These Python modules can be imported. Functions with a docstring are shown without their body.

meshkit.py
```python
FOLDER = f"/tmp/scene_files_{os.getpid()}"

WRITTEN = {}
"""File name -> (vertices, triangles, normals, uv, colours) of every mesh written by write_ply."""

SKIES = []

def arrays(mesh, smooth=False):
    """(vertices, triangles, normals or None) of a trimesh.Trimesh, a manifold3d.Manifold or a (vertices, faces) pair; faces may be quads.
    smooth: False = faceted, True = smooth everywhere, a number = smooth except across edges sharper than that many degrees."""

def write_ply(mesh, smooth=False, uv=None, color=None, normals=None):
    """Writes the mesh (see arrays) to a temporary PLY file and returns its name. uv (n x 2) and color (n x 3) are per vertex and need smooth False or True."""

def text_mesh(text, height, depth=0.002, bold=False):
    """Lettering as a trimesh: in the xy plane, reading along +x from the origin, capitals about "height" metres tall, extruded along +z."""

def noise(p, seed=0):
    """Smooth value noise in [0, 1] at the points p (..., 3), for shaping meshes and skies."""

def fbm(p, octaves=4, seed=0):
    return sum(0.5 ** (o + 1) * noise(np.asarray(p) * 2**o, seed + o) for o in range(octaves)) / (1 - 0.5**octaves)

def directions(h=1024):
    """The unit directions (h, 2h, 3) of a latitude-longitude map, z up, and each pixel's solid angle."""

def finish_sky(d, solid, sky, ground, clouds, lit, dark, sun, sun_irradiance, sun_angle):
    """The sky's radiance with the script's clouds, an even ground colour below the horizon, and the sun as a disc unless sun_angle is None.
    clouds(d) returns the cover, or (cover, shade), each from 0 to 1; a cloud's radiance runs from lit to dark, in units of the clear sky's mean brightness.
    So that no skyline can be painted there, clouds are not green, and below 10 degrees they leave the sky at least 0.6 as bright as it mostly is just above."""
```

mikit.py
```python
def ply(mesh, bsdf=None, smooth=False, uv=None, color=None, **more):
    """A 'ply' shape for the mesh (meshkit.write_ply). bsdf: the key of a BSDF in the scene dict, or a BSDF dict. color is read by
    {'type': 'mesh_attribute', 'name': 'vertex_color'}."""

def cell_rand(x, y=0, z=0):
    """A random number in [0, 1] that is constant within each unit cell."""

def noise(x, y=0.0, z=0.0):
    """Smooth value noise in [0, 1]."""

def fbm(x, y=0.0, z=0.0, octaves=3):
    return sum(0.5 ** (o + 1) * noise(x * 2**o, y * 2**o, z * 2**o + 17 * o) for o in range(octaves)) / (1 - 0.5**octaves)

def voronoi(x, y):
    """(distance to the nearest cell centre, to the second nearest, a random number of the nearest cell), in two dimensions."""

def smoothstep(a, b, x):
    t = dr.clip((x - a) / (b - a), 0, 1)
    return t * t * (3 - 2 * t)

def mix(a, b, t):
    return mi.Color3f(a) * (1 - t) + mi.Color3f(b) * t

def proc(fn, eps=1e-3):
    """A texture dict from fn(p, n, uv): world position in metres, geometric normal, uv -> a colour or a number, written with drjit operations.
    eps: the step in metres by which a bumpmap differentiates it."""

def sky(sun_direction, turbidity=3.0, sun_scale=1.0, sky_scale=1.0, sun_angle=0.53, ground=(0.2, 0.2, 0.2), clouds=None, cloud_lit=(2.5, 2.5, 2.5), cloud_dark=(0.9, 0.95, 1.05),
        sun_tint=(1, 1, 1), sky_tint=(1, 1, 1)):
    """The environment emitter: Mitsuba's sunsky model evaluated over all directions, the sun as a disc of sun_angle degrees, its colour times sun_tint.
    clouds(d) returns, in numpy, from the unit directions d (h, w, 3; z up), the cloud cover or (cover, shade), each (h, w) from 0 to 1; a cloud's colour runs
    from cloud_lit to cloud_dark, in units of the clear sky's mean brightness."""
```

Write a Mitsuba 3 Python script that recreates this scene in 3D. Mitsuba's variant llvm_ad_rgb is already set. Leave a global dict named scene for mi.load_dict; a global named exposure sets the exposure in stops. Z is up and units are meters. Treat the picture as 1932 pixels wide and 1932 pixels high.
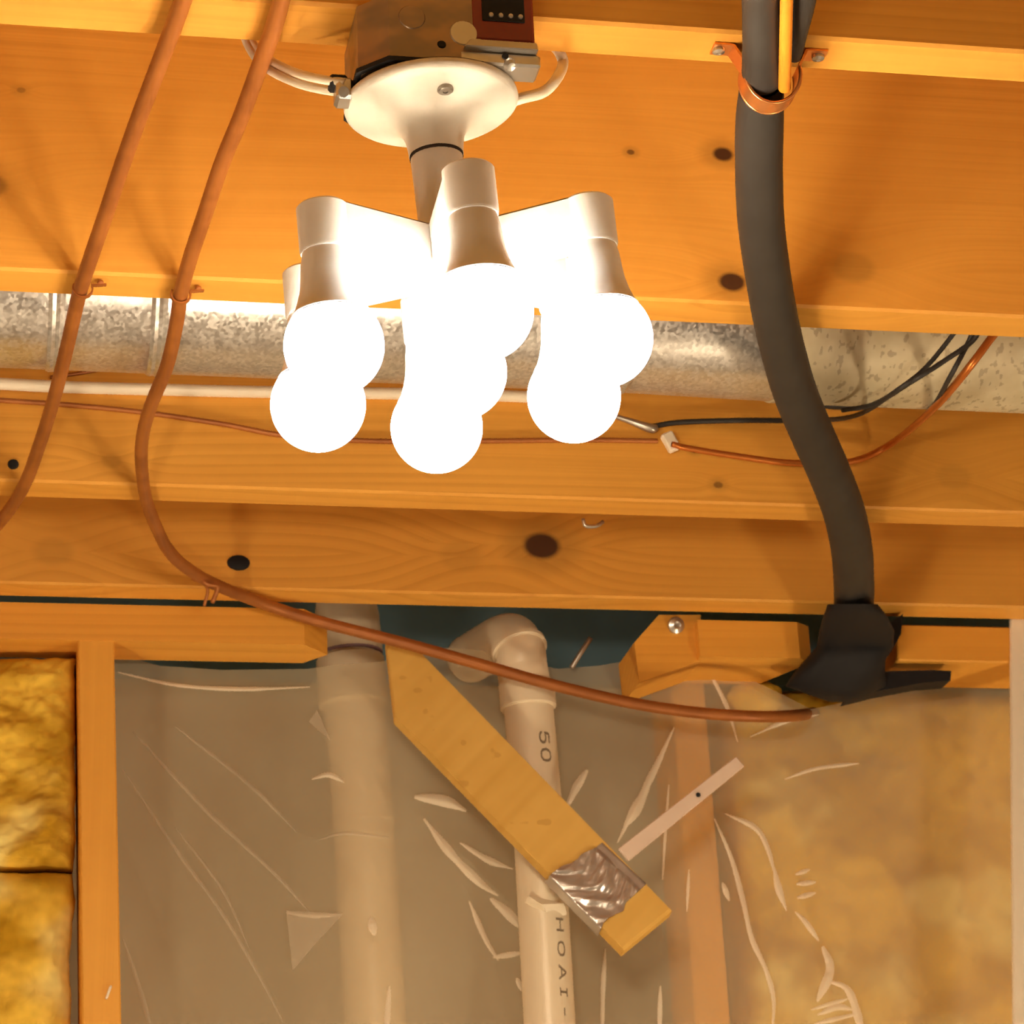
import math, numpy as np, trimesh, drjit as dr, mitsuba as mi, mikit, meshkit
from mikit import noise, fbm, voronoi, smoothstep, mix
from shapely.geometry import Polygon

scene, labels = {}, {}
rng = np.random.default_rng(7)

# ------------------------------------------------------------------ camera (solved from the vanishing points of the joists and of the plumb lines)
F = 5000.0                                            # focal length in pixels of a 1932 frame
_j = np.array([25314., 774., F]); _j /= np.linalg.norm(_j)
_u = np.array([-600., -12693., F]); _u /= np.linalg.norm(_u)
_j -= _u * (_j @ _u); _j /= np.linalg.norm(_j)
M = np.array([_j, np.cross(_u, _j), _u])              # world = M @ camera (right, down, forward)
fwd, upv = M @ [0, 0, 1.], M @ [0, -1., 0]
scene['camera'] = {'type': 'thinlens', 'aperture_radius': .0014, 'focus_distance': 1.72, 'fov': math.degrees(2 * math.atan(966 / F)), 'fov_axis': 'x', 'near_clip': 0.05, 'far_clip': 50.0,
                   'to_world': mi.ScalarTransform4f().look_at(origin=[0, 0, 0], target=fwd.tolist(), up=upv.tolist())}
exposure = 0.0
BULB_RADIANCE = [98.0, 78.0, 54.0]
ADDED_LAMP_RADIANCE = [92.0, 73.0, 49.0]     # two globe lamps added on the floor below the frame as fill


def ray(px, py): return M @ np.array([(px - 966) / F, (py - 966) / F, 1.])
def PZ(px, py, z): d = ray(px, py); return d * z / d[2]
def PY(px, py, y): d = ray(px, py); return d * y / d[1]


# ------------------------------------------------------------------ helpers
V3 = np.array


def rgb(*c): return {'type': 'rgb', 'value': list(c)}


def add(key, mesh, mat, smooth=False, label=None, cat=None, group=None, kind=None, **more):
    base, n = key, 0
    while key in scene:
        n += 1; key = f'{base}_{n:03d}'
    scene[key] = mikit.ply(mesh, mat, smooth, **more)
    e = {k: v for k, v in dict(label=label, category=cat, group=group, kind=kind).items() if v}
    if e: labels[key] = e
    return key


def thing(key, label, cat, group=None):
    base, n = key, 0
    while key in labels:
        n += 1; key = f'{base}_{n:03d}'
    labels[key] = {'label': label, 'category': cat, **({'group': group} if group else {})}
    return key


def curve(pts, n=80):
    """Centripetal-like Catmull-Rom through the points, resampled evenly; extra columns (radii) go along."""
    p = np.asarray(pts, float)
    q = np.vstack([2 * p[0] - p[1], p, 2 * p[-1] - p[-2]])
    out = []
    for i in range(1, len(q) - 2):
        t = np.linspace(0, 1, 24, endpoint=False)[:, None]
        a, b, c, d = q[i - 1], q[i], q[i + 1], q[i + 2]
        out.append(.5 * (2 * b + (c - a) * t + (2 * a - 5 * b + 4 * c - d) * t ** 2 + (3 * b - a - 3 * c + d) * t ** 3))
    out = np.vstack(out + [p[-1:]])
    s = np.r_[0, np.cumsum(np.linalg.norm(np.diff(out[:, :3], axis=0), axis=1))]
    u = np.linspace(0, s[-1], n)
    return np.stack([np.interp(u, s, out[:, k]) for k in range(out.shape[1])], 1)


def tube(pts, r=None, sides=20, n=80, flat=None, rough=0.0, seed=0):
    """A capped tube. r: number, or None when pts carry the radius in a fourth column."""
    p = np.asarray(pts, float)
    if r is not None: p = np.c_[p[:, :3], np.full(len(p), r)]
    p = curve(p, n) if n else p
    c, rad = p[:, :3], p[:, 3]
    t = np.gradient(c, axis=0); t /= np.linalg.norm(t, axis=1, keepdims=True)
    a = np.cross(t[0], [0.3, 0.1, 1.0]); a /= np.linalg.norm(a)
    A = []
    for k in range(len(c)):
        a = a - t[k] * (a @ t[k]); a /= np.linalg.norm(a); A.append(a)
    A = np.array(A); B = np.cross(t, A)
    ang = np.arange(sides) * 2 * np.pi / sides
    v = c[:, None] + rad[:, None, None] * (np.cos(ang)[None, :, None] * A[:, None] + np.sin(ang)[None, :, None] * B[:, None])
    if rough:
        d = meshkit.fbm(v * 60, 3, seed)[..., None] - .5
        v = v + (v - c[:, None]) * d * rough
    m = len(c)
    i, j = np.meshgrid(np.arange(m - 1), np.arange(sides), indexing='ij')
    q = np.stack([i * sides + j, i * sides + (j + 1) % sides, (i + 1) * sides + (j + 1) % sides, (i + 1) * sides + j], -1).reshape(-1, 4)
    f = np.vstack([q[:, [0, 1, 2]], q[:, [0, 2, 3]]])
    v = np.vstack([v.reshape(-1, 3), c[:1], c[-1:]])
    k = np.arange(sides)
    f = np.vstack([f, np.c_[np.full(sides, m * sides), (k + 1) % sides, k], np.c_[np.full(sides, m * sides + 1), (m - 1) * sides + k, (m - 1) * sides + (k + 1) % sides]])
    mesh = trimesh.Trimesh(v, f, process=False)
    if mesh.volume < 0: mesh.invert()
    return mesh


def lathe(profile, sides=64):
    """Solid of revolution about z; profile of (r, z) closed on the axis."""
    m = trimesh.creation.revolve(np.asarray(profile, float), sections=sides)
    if m.volume < 0: m.invert()
    return m


def box(lo, hi, bevel=0.0015):
    """Axis-aligned box with chamfered edges (hull of the 24 corner points)."""
    lo, hi = np.asarray(lo, float), np.asarray(hi, float)
    b = min(bevel, .45 * float((hi - lo).min()))
    pts = []
    for s in np.ndindex(2, 2, 2):
        c = np.where(np.array(s) == 1, hi, lo); inn = np.where(np.array(s) == 1, -b, b)
        for k in range(3):
            d = inn.copy(); d[k] = 0; pts.append(c + d)
    return trimesh.convex.convex_hull(np.array(pts))


def hull(pts): return trimesh.convex.convex_hull(np.asarray(pts, float))
def cat_(ms): return trimesh.util.concatenate(ms)


def beam(corners_near, corners_far, bevel=.0015):
    """A board from two loops of four corners (each loop one end); chamfered by pulling the corner points in along each edge."""
    P = np.vstack([corners_near, corners_far]).astype(float)
    E = {0: (1, 3, 4), 1: (0, 2, 5), 2: (1, 3, 6), 3: (0, 2, 7), 4: (5, 7, 0), 5: (4, 6, 1), 6: (5, 7, 2), 7: (4, 6, 3)}
    out = []
    for k, nb in E.items():
        u = [(P[q] - P[k]) / np.linalg.norm(P[q] - P[k]) * bevel for q in nb]
        for a in range(3): out.append(P[k] + u[(a + 1) % 3] + u[(a + 2) % 3])
    return hull(out)


def placed(mesh, origin, ex, ey, ez):
    m = mesh.copy(); T = np.eye(4)
    T[:3, 0], T[:3, 1], T[:3, 2], T[:3, 3] = ex, ey, ez, origin
    m.apply_transform(T); return m


def frame_to(z):
    z = np.asarray(z, float) / np.linalg.norm(z)
    x = np.cross([0, 1., 0], z) if abs(z[1]) < .9 else np.cross([1., 0, 0], z)
    x /= np.linalg.norm(x); return x, np.cross(z, x), z


def strip_along(path, width_dir, w, th):
    """A flat band swept along a polyline: rectangle w (along width_dir) by th."""
    p = np.asarray(path, float); wd = np.asarray(width_dir, float); wd /= np.linalg.norm(wd)
    t = np.gradient(p, axis=0); t /= np.linalg.norm(t, axis=1, keepdims=True)
    nrm = np.cross(t, wd); nrm /= np.linalg.norm(nrm, axis=1, keepdims=True)
    ring = np.stack([p + wd * w / 2 + nrm * th / 2, p - wd * w / 2 + nrm * th / 2, p - wd * w / 2 - nrm * th / 2, p + wd * w / 2 - nrm * th / 2], 1)
    m = len(p); f = []
    for i in range(m - 1):
        for j in range(4):
            a, b = i * 4 + j, i * 4 + (j + 1) % 4; f += [[a, b, b + 4], [a, b + 4, a + 4]]
    f += [[0, 2, 1], [0, 3, 2], [4 * m - 4, 4 * m - 3, 4 * m - 2], [4 * m - 4, 4 * m - 2, 4 * m - 1]]
    mesh = trimesh.Trimesh(ring.reshape(-1, 3), np.array(f), process=False)
    if mesh.volume < 0: mesh.invert()
    return mesh


def prism(outline_px, y0, y1, bevel=0):
    """Outline given where it stands in the plane y0 (seen in the photograph), extruded straight back to y1."""
    pts = np.array([PY(x, y, y0) for x, y in outline_px])
    m = trimesh.creation.extrude_polygon(Polygon(pts[:, [0, 2]]), y1 - y0, engine='earcut')
    v = m.vertices; m.vertices = np.c_[v[:, 0], y0 + v[:, 2], v[:, 1]]
    if m.volume < 0: m.invert()
    return m


# ------------------------------------------------------------------ fixed planes of the place
H = .900                       # underside of the joists
JA, JB, JC, JD = 1.442, 1.826, 2.238, 2.500    # far face of each joist
TH = .038
YW = 2.506                     # front of the stud wall
FLOOR = -1.45

# ------------------------------------------------------------------ materials
KNOTS = [(PY(1364, 291, JB - TH), .0075, .75), (PY(1381, 532, JB - TH), .0095, .8), (PY(1190, 287, JB - TH), .0028, .6), (PY(925, 320, JB - TH), .002, .5),
         (PY(1022, 1030, JD - TH), .0165, .85), (PY(1610, 505, JB - TH), .016, .20), (PY(-20, 350, JB - TH), .012, .4), (PY(40, 170, JB - TH), .003, .3),
         (PY(1310, 850, JC - TH), .003, .6), (PY(1355, 915, JC - TH), .004, .5), (PY(210, 870, JC - TH), .008, .15), (PY(100, 1040, JD - TH), .018, .14),
         (PY(1800, 900, JC - TH), .016, .12), (PY(870, 1050, JD - TH), .02, .12)]


def wood_fn(light, dark, along='x', knots=(), lines=230.0):
    def fn(p, n, uv):
        a, b, c = (p.x, p.z, p.y) if along == 'x' else (p.z, p.x, p.y)
        warp = 0.0
        kd = mi.Float(0)
        for q, r, k in knots:
            dx, dz, dy = p.x - float(q[0]), p.z - float(q[2]), p.y - float(q[1])
            d = dr.sqrt(dx * dx * .55 + dz * dz + dy * dy)
            kd = dr.maximum(kd, k * (1 - smoothstep(.55 * r, 1.05 * r, d)) + .35 * k * (1 - smoothstep(r, 2.6 * r, d)))
            warp = warp + 1.6 * r * dr.exp(-d * d / (9 * r * r)) * dr.select(dz > 0, 1.0, -1.0)
        s = b + .085 * (fbm(a * 1.25, b * 2.6, c * 3, 2) - .5) + .35 * c + warp
        ph = s * 95.0 + 3.0 * noise(s * 14, a * .4, c * 6)
        saw = ph - dr.floor(ph)
        late = smoothstep(.35, .93, saw) * (1 - smoothstep(.93, 1.0, saw)) * smoothstep(.30, .62, fbm(a * 2.1 + 5, b * 6, c * 4, 2))
        fine = noise(a * 5, s * lines, c * 40)
        hair = noise(a * 9, s * lines * 3.1, c * 90)
        blot = fbm(a * 3, b * 7, c * 5, 3)
        t = dr.clip(.26 * late + .20 * fine + .16 * hair + .60 * (blot - .36), 0, 1)
        col = mix(light, dark, t)
        return mix(col, (.06, .022, .008), dr.clip(kd, 0, 1))
    return fn


def wood_mat(name, light, dark, along='x', knots=(), lines=230.0, rough=.55):
    scene[name] = {'type': 'principled', 'base_color': mikit.proc(wood_fn(light, dark, along, knots, lines)), 'roughness': rough, 'specular': .25}


wood_mat('mat_joist', (.74, .370, .066), (.50, .200, .024), 'x', KNOTS)
wood_mat('mat_plate', (.74, .365, .058), (.57, .235, .030), 'x')
wood_mat('mat_stud', (.75, .375, .060), (.58, .240, .030), 'z')


def board_fn(p, n, uv):
    s = p.x + p.z
    t = dr.clip(.6 * noise(s * 6, (p.x - p.z) * 110, p.y * 30) + .9 * (fbm(p.x * 18, p.y * 18, p.z * 18, 3) - .4), 0, 1)
    chip = smoothstep(.74, .80, fbm(p.x * 70, p.y * 70, p.z * 70, 2))
    return mix(mix((.72, .455, .120), (.60, .345, .070), t), (.45, .22, .04), .35 * chip)


scene['mat_board'] = {'type': 'principled', 'base_color': mikit.proc(board_fn), 'roughness': .6, 'specular': .2}


def concrete_fn(p, n, uv):
    t = fbm(p.x * 7, p.y * 7, p.z * 7, 4)
    return mix((.36, .305, .22), (.48, .42, .32), t)


scene['mat_concrete'] = {'type': 'diffuse', 'reflectance': mikit.proc(concrete_fn)}
scene['mat_blue_panel'] = {'type': 'diffuse', 'reflectance': rgb(.12, .215, .275)}
scene['mat_drywall'] = {'type': 'diffuse', 'reflectance': rgb(.62, .57, .49)}
scene['mat_floor'] = {'type': 'diffuse', 'reflectance': rgb(.36, .33, .29)}
scene['mat_subfloor'] = {'type': 'diffuse', 'reflectance': rgb(.55, .33, .12)}


def glasswool_fn(p, n, uv):
    t = fbm(p.x * 16, p.y * 16, p.z * 16, 4)
    f = noise(p.x * 160, p.y * 160, p.z * 160)
    col = mix((.76, .50, .070), (.46, .25, .018), smoothstep(.38, .68, t))
    col = mix(col, (.80, .66, .24), smoothstep(.56, .78, fbm(p.x * 11 + 9, p.y * 11, p.z * 11, 3)))
    return col * (0.9 + .2 * f)


scene['mat_glasswool'] = {'type': 'diffuse', 'reflectance': mikit.proc(glasswool_fn)}


DUCT = (2.005, .990, .064)                     # y, z and radius of the duct


def duct_uv(p): return p.x, dr.atan2(p.z - DUCT[1], p.y - DUCT[0]) * DUCT[2]


def galv_fn(p, n, uv):
    x, u = duct_uv(p)
    d1, d2, w = voronoi(x * 420, u * 420)
    return mi.Color3f(.76, .74, .71) * (.70 + .26 * w + .16 * fbm(x * 60, u * 60, 0.0, 2))


def galv_rough(p, n, uv):
    x, u = duct_uv(p)
    d1, d2, w = voronoi(x * 420, u * 420)
    return .22 + .20 * w


scene['mat_galvanised'] = {'type': 'principled', 'base_color': mikit.proc(galv_fn), 'metallic': .85, 'roughness': mikit.proc(galv_rough)}


def beige_lit_fn(p, n, uv):  # beige light painted into the galvanised colour, plus dark specks
    x, u = duct_uv(p)
    t = fbm(x * 70, u * 70, 0.0, 3)
    spots = smoothstep(.66, .76, fbm(x * 260 + 4, u * 170, 0.0, 2))
    return mix(mix((.44, .37, .23), (.55, .48, .33), t), (.20, .15, .09), .5 * spots)


scene['mat_beige_lit_galvanised'] = {'type': 'principled', 'base_color': mikit.proc(beige_lit_fn), 'metallic': .15, 'roughness': .55}


def copper_fn(p, n, uv):
    t = fbm(p.x * 26, p.y * 26, p.z * 26, 3)
    return mix((.385, .132, .030), (.30, .096, .022), smoothstep(.3, .7, t))


scene['mat_copper'] = {'type': 'principled', 'base_color': mikit.proc(copper_fn), 'metallic': .35, 'roughness': .45}
scene['mat_wire_copper'] = {'type': 'principled', 'base_color': rgb(.60, .19, .04), 'metallic': .75, 'roughness': .33}
scene['mat_bright_copper'] = {'type': 'principled', 'base_color': rgb(.85, .36, .13), 'metallic': .9, 'roughness': .28}


def foam_fn(p, n, uv):
    t = fbm(p.x * 30, p.y * 30, p.z * 30, 3)
    return mix((.019, .017, .016), (.028, .025, .023), t)


scene['mat_foam'] = {'type': 'principled', 'base_color': mikit.proc(foam_fn), 'roughness': .55, 'specular': .35}
scene['mat_black'] = {'type': 'principled', 'base_color': rgb(.011, .011, .013), 'roughness': .6, 'specular': .2}
scene['mat_orange_wire'] = {'type': 'principled', 'base_color': rgb(.72, .235, .02), 'roughness': .4}
scene['mat_pvc'] = {'type': 'principled', 'base_color': rgb(.74, .64, .47), 'roughness': .35, 'specular': .5}
scene['mat_primer'] = {'type': 'principled', 'base_color': rgb(.24, .15, .20), 'roughness': .5}
scene['mat_ink'] = {'type': 'diffuse', 'reflectance': rgb(.20, .155, .105)}
scene['mat_porcelain'] = {'type': 'principled', 'base_color': rgb(.68, .63, .56), 'roughness': .42, 'specular': .5}
scene['mat_white_plastic'] = {'type': 'principled', 'base_color': rgb(.70, .665, .635), 'roughness': .35, 'specular': .4}
scene['mat_cable'] = {'type': 'principled', 'base_color': rgb(.80, .72, .58), 'roughness': .4}
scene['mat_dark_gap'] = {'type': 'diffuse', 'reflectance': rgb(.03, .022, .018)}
scene['mat_steel'] = {'type': 'principled', 'base_color': rgb(.55, .53, .50), 'metallic': .9, 'roughness': .3}


def boxsteel_reflection_fn(p, n, uv):
    t = fbm(p.x * 45, p.y * 45, p.z * 70, 3)
    return mix((.38, .25, .15), (.25, .19, .14), smoothstep(.3, .7, t))  # brown of the wood mirrored in galvanised steel, painted into the colour


scene['mat_box_steel'] = {'type': 'principled', 'base_color': mikit.proc(boxsteel_reflection_fn), 'metallic': .7, 'roughness': .35}
scene['mat_screw'] = {'type': 'principled', 'base_color': rgb(.30, .28, .25), 'metallic': .8, 'roughness': .35}
scene['mat_red'] = {'type': 'principled', 'base_color': rgb(.19, .020, .014), 'roughness': .35}
scene['mat_tape'] = {'type': 'principled', 'base_color': rgb(.56, .53, .51), 'metallic': .75, 'roughness': .27}
scene['mat_stick'] = {'type': 'principled', 'base_color': rgb(.66, .52, .42), 'roughness': .55}
scene['mat_poly'] = {'type': 'blendbsdf', 'weight': .44,
                     'bsdf_0': {'type': 'thindielectric', 'int_ior': 1.04},
                     'bsdf_1': {'type': 'principledthin', 'base_color': rgb(.97, .87, .63), 'roughness': .6, 'diff_trans': .9, 'spec_trans': 0.0, 'eta': 1.3}}

scene['mat_poly_soft_glint'] = {'type': 'blendbsdf', 'weight': .42,  # weaker film copy for soft fold highlights and glare patches
                          'bsdf_0': {'type': 'thindielectric', 'int_ior': 1.04},
                          'bsdf_1': {'type': 'principledthin', 'base_color': rgb(.80, .72, .58), 'roughness': .3, 'diff_trans': .6, 'spec_trans': 0.0, 'eta': 1.5}}
scene['mat_poly_fold_glint'] = {'type': 'blendbsdf', 'weight': .84,  # more opaque film copy, holds the bright fold highlights in its colour
                          'bsdf_0': {'type': 'thindielectric', 'int_ior': 1.04},
                          'bsdf_1': {'type': 'principledthin', 'base_color': rgb(.95, .86, .70), 'roughness': .26, 'diff_trans': .45, 'spec_trans': 0.0, 'eta': 1.6}}

# ------------------------------------------------------------------ the setting
X0, X1, Y0 = -2.6, 3.4, -2.4
YB = YW + .33                                       # foundation wall behind the studs
add('floor', box([X0, Y0, FLOOR - .1], [X1, YB + .2, FLOOR]), 'mat_floor', label='grey concrete basement floor', kind='structure')
add('ceiling', box([X0, Y0, H + .235], [X1, YB + .2, H + .26]), 'mat_subfloor', label='plywood subfloor above the joists', kind='structure')
add('wall_back', box([X0, YB, FLOOR], [X1, YB + .2, H + .235]), 'mat_concrete', label='dim grey foundation wall behind the pipes and studs', kind='structure')
add('wall_left', box([X0 - .1, Y0, FLOOR], [X0, YB + .2, H + .26]), 'mat_drywall', label='left basement wall', kind='structure')
add('wall_right', box([X1, Y0, FLOOR], [X1 + .1, YB + .2, H + .26]), 'mat_drywall', label='right basement wall', kind='structure')
add('wall_front', box([X0 - .1, Y0 - .1, FLOOR], [X1 + .1, Y0, H + .26]), 'mat_drywall', label='basement wall behind the viewer', kind='structure')

add('foam_slab', box([-.3, YB - .022, .925], [2.2, YB - .002, H + .230]), 'mat_blue_panel', label='dim blue-grey panel seen in the opening above the plastic sheet', cat='foam slab')

# joists
JL = ['nearest pine joist, carrying the junction box and the copper pipe strap under it', 'wide pine joist behind the lamp with clips of two copper tubes on its lower edge',
      'pine joist beyond the galvanised duct with thin cables running along its face', 'farthest pine joist, just above the stud wall, with a dark round knot']
for y, l in zip((JA, JB, JC, JD), JL):
    k = thing('floor_joist', l, 'joist', 'parallel floor joists')
    add(k + '__board', box([X0, y - TH, H], [X1, y, H + .235], .0022), 'mat_joist')
    if y == JA:
        add(k + '__ledger', box([X0, y, H + .002], [PY(668, 70, y)[0], y + .012, H + .10], .001), 'mat_joist', label='thin ledger strip behind the left part of the joist')
    if y == JC:
        for px, py in ((25, 876),):
            c = PY(px, py, y - TH); add(k + '__nail_head', placed(lathe([(0, 0), (.005, 0), (.004, .0022), (0, .003)], 16), c, *frame_to([0, -1, 0])), 'mat_black', 30, label='dark nail head')
    if y == JD:
        c = PY(450, 1062, y - TH)
        m = lathe([(0, .0), (.0115, 0), (.0105, .002), (.007, .003), (0, .0032)], 28); m.apply_scale([1, .72, 1])
        add(k + '__dark_oval', placed(m, c, [1, 0, 0], [0, 0, 1], [0, -1, 0]), 'mat_black', 30, label='dark oval mark on the joist face')  # dark oval on the joist, shaped as a low dome
# wall plates under the far joist
ZP = H - .004
xl, xr = PY(0, 1160, YW)[0] - .5, PY(602, 1180, YW)[0]
pl = trimesh.creation.extrude_polygon(Polygon([(xl, YW), (xr - .015, YW), (xr + .012, YW + .03), (xr - .01, YW + .058), (xl, YW + .058)]), .038, engine='earcut')
pl.apply_translation([0, 0, ZP - .038])
add('top_plate', pl, 'mat_plate', label='long pine top plate at the upper left, over the yellow insulation and the left stud', cat='top plate', group='short runs of top plate')
a, b = PY(1318, 1200, YW)[0], PY(1506, 1200, YW)[0]
pl = trimesh.creation.extrude_polygon(Polygon([(a, YW), (b, YW), (b + .016, YW + .012), (b - .02, YW + .089), (a, YW + .089)]), .040, engine='earcut')
pl.apply_translation([0, 0, ZP - .042])
add('top_plate', pl, 'mat_plate', label='short pine plate piece left of the black foam boot', cat='top plate', group='short runs of top plate')
a, b = PY(1690, 1200, YW)[0], PY(2300, 1200, YW)[0]
add('top_plate', box([a, YW, ZP - .042], [b, YW + .089, ZP - .002]), 'mat_plate', label='short pine plate piece right of the black foam boot', cat='top plate', group='short runs of top plate')


# studs (slightly out of plumb as built)
def stud(px_top, px_bot, y0, depth, label, **kw):
    """px_*: (left, right, row) of the front face near its top and far down."""
    loops = []
    for l, r, row in (px_top, px_bot):
        A, B = PY(l, row, y0), PY(r, row, y0)
        loops.append([A, B, B + [0, depth, 0], A + [0, depth, 0]])
    t, b = np.array(loops[0]), np.array(loops[1])
    if 'ext' in kw: b = t + (b - t) * kw['ext']
    return t, b


t, b = stud((147, 215, 1202), (155, 229, 1932), YW + .001, .088, '', ext=5.4)
add('wall_stud', beam(t, b), 'mat_stud', label='pine stud at the left, between the yellow insulation and the plastic sheet', cat='stud', group='wall studs')
t, b = stud((1262, 1324, 1236), (1312, 1378, 1932), YW + .112, .089, '', ext=5.4)
add('wall_stud', beam(t, b), 'mat_stud', label='pine stud seen hazily behind the plastic sheet, right of the taped board', cat='stud', group='wall studs')
add('blocking', prism([(1243, 1160), (1322, 1160), (1322, 1246), (1206, 1288), (1197, 1212)], YW + .012, YW + .085), 'mat_plate',
    label='angled pine block under the far joist, on top of the hazy stud', cat='wood block')
c = PY(1275, 1180, YW + .010)
add('screw_head', placed(lathe([(0, 0), (.009, 0), (.0085, .003), (.004, .005), (0, .0035)], 20), c, *frame_to([.1, -1, -.3])), 'mat_steel', 30, label='round metal screw head on the angled pine block', cat='screw')
t, b = stud((1907, 1985, 1140), (1913, 1991, 1932), YW - .004, .006, '', ext=5.0)
add('trim_1', beam(t, b, .001), 'mat_cable', label='pale upright strip at the right edge', kind='structure')


# glass wool
def batt(x0, x1, z0, z1, yfun, amp, seed, depth=.08, nx=60, nz=150):
    xs, zs = np.linspace(x0, x1, nx), np.linspace(z0, z1, nz)
    X, Z = np.meshgrid(xs, zs)
    P = np.stack([X, np.zeros_like(X), Z], -1)
    Y = yfun(X, Z) - amp * (meshkit.fbm(P * 22, 4, seed) - .4) - amp * .7 * (meshkit.fbm(P * 70, 3, seed + 9) - .5)
    edge = np.minimum(np.minimum(X - x0, x1 - X), np.minimum(z1 - Z, Z - z0))
    Y = Y + .02 * np.exp(-edge / .006)
    X = X + .008 * (meshkit.fbm(np.stack([X * 0, X * 0, Z * 28], -1), 3, seed + 4) - .5) * np.clip((X - x0) / (x1 - x0), 0, 1)
    front = np.stack([X, Y, Z], -1).reshape(-1, 3)
    back = front.copy(); back[:, 1] = yfun(X, Z).reshape(-1) + depth
    n = nx * nz
    i, j = np.meshgrid(np.arange(nz - 1), np.arange(nx - 1), indexing='ij')
    k = (i * nx + j).ravel()
    q = np.c_[k, k + 1, k + 1 + nx, k + nx]
    f = [q, q[:, ::-1] + n]
    ring = np.r_[np.arange(nx), (np.arange(1, nz) * nx + nx - 1), (nz - 1) * nx + np.arange(nx - 2, -1, -1), np.arange(nz - 2, 0, -1) * nx]
    nxt = np.roll(ring, -1)
    f.append(np.c_[ring, ring + n, nxt + n, nxt])
    f = np.vstack(f); f = np.vstack([f[:, [0, 1, 2]], f[:, [0, 2, 3]]])
    m = trimesh.Trimesh(np.vstack([front, back]), f, process=False)
    if m.volume < 0: m.invert()
    return m


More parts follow.
